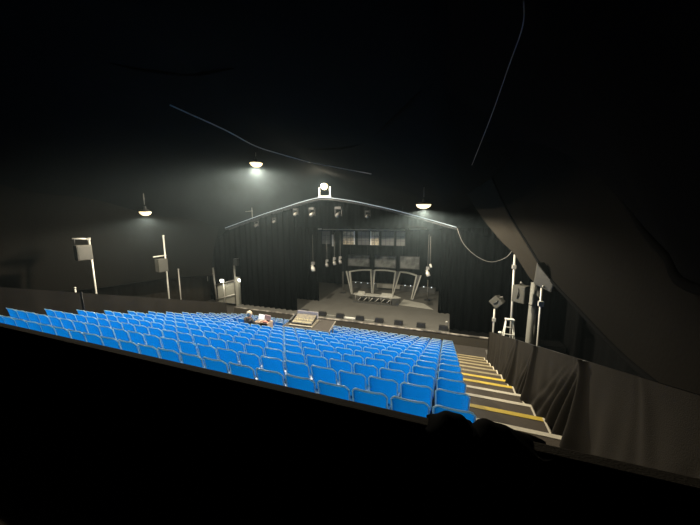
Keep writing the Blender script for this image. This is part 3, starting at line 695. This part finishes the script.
# operator chair and person (seated, back to the camera)
cx,cy=-7.82,9.27
t=thing('operator_chair','black operator chair under the seated person','chair',(cx,cy,fz))
MB().box(-.22,.22,-.20,.22,.30,.345).build('seat',M['black'],t,.02)
MB().box(-.19,.19,-.25,-.22,.45,.70).build('backrest',M['black'],t,.02)
for x in (-.19,.19):
    for y in (-.17,.19): MB().tube([(x,y,0),(x,y,.31)],.014,6).build('leg',M['blackmetal'],t)
g=MB(); 
for x in (-.12,.12): g.tube([(x,-.2,.33),(x,-.22,.55)],.012,6)
g.build('back_support',M['blackmetal'],t)
person=thing('person','person with pale grey hair and dark grey top seated at table','person',(cx-.04,cy,fz-.19),-.30); person.scale=(1.16,1.1,1.1)
def skin(name,verts,edges,rad,m,parent,sub=2,root=0):
    me=bpy.data.meshes.new(name); me.from_pydata(verts,edges,[]); me.materials.append(m)
    o=bpy.data.objects.new(name,me); C.objects.link(o); o.parent=parent
    me.skin_vertices or me.attributes
    bpy.context.view_layer.objects.active=o
    md=o.modifiers.new('skin','SKIN'); md.use_smooth_shade=True
    for i,r in enumerate(rad):
        sv=me.skin_vertices[0].data[i]; sv.radius=(r,r) if not isinstance(r,tuple) else r; sv.use_root=(i==root)
    s=o.modifiers.new('sub','SUBSURF'); s.levels=sub; s.render_levels=sub
    return o
V=[(0,0,.50),(0,-.01,.66),(0,-.02,.82),(0,-.01,.93),(0,.02,1.03),
   (-.17,0,.92),(-.29,.05,.72),(-.20,.20,.64),(-.14,.29,.645),
   (.17,0,.92),(.29,.08,.74),(.26,.24,.785),(.23,.33,.795),
   (-.10,.02,.50),(-.13,.40,.52),(-.13,.42,.37),(-.13,.40,.225),(-.13,.50,.21),
   (.10,.02,.50),(.13,.40,.52),(.13,.42,.37),(.13,.40,.225),(.13,.50,.21)]
E_=[(0,1),(1,2),(2,3),(3,4),(3,5),(5,6),(6,7),(7,8),(3,9),(9,10),(10,11),(11,12),(0,13),(13,14),(14,15),(15,16),(16,17),(0,18),(18,19),(19,20),(20,21),(21,22)]
R_=[(.15,.12),(.15,.11),(.17,.11),(.13,.09),.055,.07,.052,.042,.03,.07,.052,.042,.03,.09,.075,.055,.042,.04,.09,.075,.055,.042,.04]
RB=[(tuple(q*.8 for q in r_) if isinstance(r_,tuple) else (r_*.72 if i in (5,6,7,9,10,11,13,18,14,19) else r_*.85)) for i,r_ in enumerate(R_)]
body=skin('body',V,E_,RB,M['skin'],person)
# clothing: a shirt and trousers grown a little larger over the same joints
sh=[0,1,2,3,5,6,7,9,10,11]; ix={v:i for i,v in enumerate(sh)}
skin('shirt',[V[i] for i in sh]+[(0,-.005,.985)],[(ix[a],ix[b_]) for a,b_ in E_ if a in ix and b_ in ix]+[(3,len(sh))],[tuple((q+.028) if i<4 else q*(1.12 if i in (5,9) else .95) for q in (R_[i] if isinstance(R_[i],tuple) else (R_[i],R_[i]))) for i in sh]+[(.088,.085)],M['shirt'],person)
tr=[0,13,14,15,16,18,19,20,21]; ix={v:i for i,v in enumerate(tr)}
skin('trousers',[V[i] for i in tr],[(ix[a],ix[b_]) for a,b_ in E_ if a in ix and b_ in ix],[tuple(q+.014 for q in (R_[i] if isinstance(R_[i],tuple) else (R_[i],R_[i]))) for i in tr],M['trousers'],person)
# head with face, ears, hair
def headpt(u,v,s=1.0,dy=0):
    th=2*PI*u; ph=PI*v; x=math.sin(ph)*math.cos(th)*.088; y=math.sin(ph)*math.sin(th)*.106; z=-math.cos(ph)*.122
    if z<0: x*=1-.25*(-z/.118)**2; y*=1-.10*(-z/.118)
    if y>0:
        nose_=math.exp(-((x)/.016)**2-((z+.02)/.026)**2)*.024
        eye=-math.exp(-((abs(x)-.031)/.014)**2-((z-.008)/.012)**2)*.010
        mouth=-math.exp(-((x)/.028)**2-((z+.062)/.006)**2)*.005+math.exp(-((x)/.02)**2-((z+.05)/.01)**2)*.004
        y+=nose_+eye+mouth
    return Vector((x*s,y*s+.035+dy,z*s+1.13))
g=MB().grid(lambda u,v:headpt(u,v),48,32)
for sx in (-1,1):
    g.tube([(sx*.088,.03,1.105),(sx*.102,.022,1.13),(sx*.098,.018,1.16),(sx*.086,.028,1.165)],[.008,.012,.013,.006],8)
head=g.build('head',M['skin'],person)
for sx in (-1,1):
    MB().lathe([(0,-.012),(.009,-.007),(.012,0),(.009,.007),(0,.012)],(sx*.034,.126,1.138),10).build('eye',M['white'],person)
    MB().lathe([(0,-.006),(.005,0),(0,.006)],(sx*.034,.137,1.138),8).build('pupil',M['blackmetal'],person)
    MB().tube([(sx*.018,.137,1.157),(sx*.034,.136,1.161),(sx*.050,.124,1.156)],.004,6).build('eyebrow',M['hair'],person)
MB().tube([(-.022,.128,1.068),(0,.135,1.066),(.022,.128,1.068)],.005,6).build('lips',M['lips'],person)
def hair(u,v):
    p=headpt(u,.42+.58*v,1.07); 
    if p.y>.085 and p.z<1.19: p=headpt(u,.42+.58*v,.96)
    return p
MB().grid(hair,40,16).build('hair',M['hair'],person)
for sx,w in ((-1,(-.14,.29,.645)),(1,(.23,.33,.795))):   # hands: palm, four fingers and a thumb resting on the table edge
    w=Vector(w); hv=[w,w+Vector((0,.045,-.005)),w+Vector((0,.085,-.008))]; he=[(0,1),(1,2)]; hr=[(.026,.020),(.034,.015),(.036,.013)]
    for i,(dx,L) in enumerate(((-.027,.062),(-.009,.072),(.010,.068),(.027,.052))):
        b0=len(hv); base=w+Vector((dx,.09,-.008))
        hv+= [base,base+Vector((dx*.2,L*.5,.004)),base+Vector((dx*.25,L*.95,-.012))]; he+=[(2,b0),(b0,b0+1),(b0+1,b0+2)]; hr+=[.009,.0085,.007]
    b0=len(hv); dx=-sx*.035
    hv+=[w+Vector((dx*.9,.035,-.006)),w+Vector((dx*1.6,.065,-.012)),w+Vector((dx*1.7,.09,-.016))]; he+=[(1,b0),(b0,b0+1),(b0+1,b0+2)]; hr+=[.011,.0095,.008]
    skin('hand',hv,he,hr,M['skin'],person,1)

# ------------------------------------------------------------------ haze in the tent air
hz=MB().box(-17.8,5.2,2.3,23.4,GROUND+.01,4.6).build('haze',mat('x',(1,1,1)))
m=bpy.data.materials.new('thin_haze'); m.use_nodes=True; nt=m.node_tree; nt.nodes.clear()
vs=nt.nodes.new('ShaderNodeVolumeScatter'); vs.inputs['Color'].default_value=(.72,.92,1,1); vs.inputs['Anisotropy'].default_value=.45
geo=nt.nodes.new('ShaderNodeTexCoord'); sx=nt.nodes.new('ShaderNodeSeparateXYZ'); mr=nt.nodes.new('ShaderNodeMapRange')
mr.inputs['From Min'].default_value=-3.0; mr.inputs['From Max'].default_value=1.0; mr.inputs['To Min'].default_value=.0006; mr.inputs['To Max'].default_value=.0044
nt.links.new(geo.outputs['Object'],sx.inputs[0]); nt.links.new(sx.outputs['Z'],mr.inputs['Value']); nt.links.new(mr.outputs['Result'],vs.inputs['Density'])
out=nt.nodes.new('ShaderNodeOutputMaterial'); nt.links.new(vs.outputs[0],out.inputs['Volume'])
hz.data.materials.clear(); hz.data.materials.append(m); hz['kind']='stuff'; tag(hz,'thin grey haze hanging in the air around the stage and lamps','haze')

# ------------------------------------------------------------------ world, camera, view
w=bpy.data.worlds.new('night'); bpy.context.scene.world=w; w.use_nodes=True
w.node_tree.nodes['Background'].inputs[0].default_value=(.5,.5,.5,1); w.node_tree.nodes['Background'].inputs[1].default_value=0
cam=bpy.data.cameras.new('camera'); cam.sensor_width=36; cam.lens=279.09/700*36; cam.clip_start=.05; cam.clip_end=200
co=bpy.data.objects.new('camera',cam); C.objects.link(co)
yaw,p,r=-.3427,.1406,-.0016
fw=Vector((math.sin(yaw)*math.cos(p),math.cos(yaw)*math.cos(p),-math.sin(p)))
rt=Vector((math.cos(yaw),-math.sin(yaw),0)); up=rt.cross(fw)
rt2=math.cos(r)*rt+math.sin(r)*up; up2=-math.sin(r)*rt+math.cos(r)*up
co.matrix_world=Matrix(((rt2.x,up2.x,-fw.x,0),(rt2.y,up2.y,-fw.y,0),(rt2.z,up2.z,-fw.z,0),(0,0,0,1)))
sc=bpy.context.scene; sc.camera=co
sc.view_settings.view_transform='Standard'; sc.view_settings.look='None'; sc.view_settings.gamma=1; sc.view_settings.exposure=0
sc.view_settings.use_curve_mapping=False
print('seats',nseat)
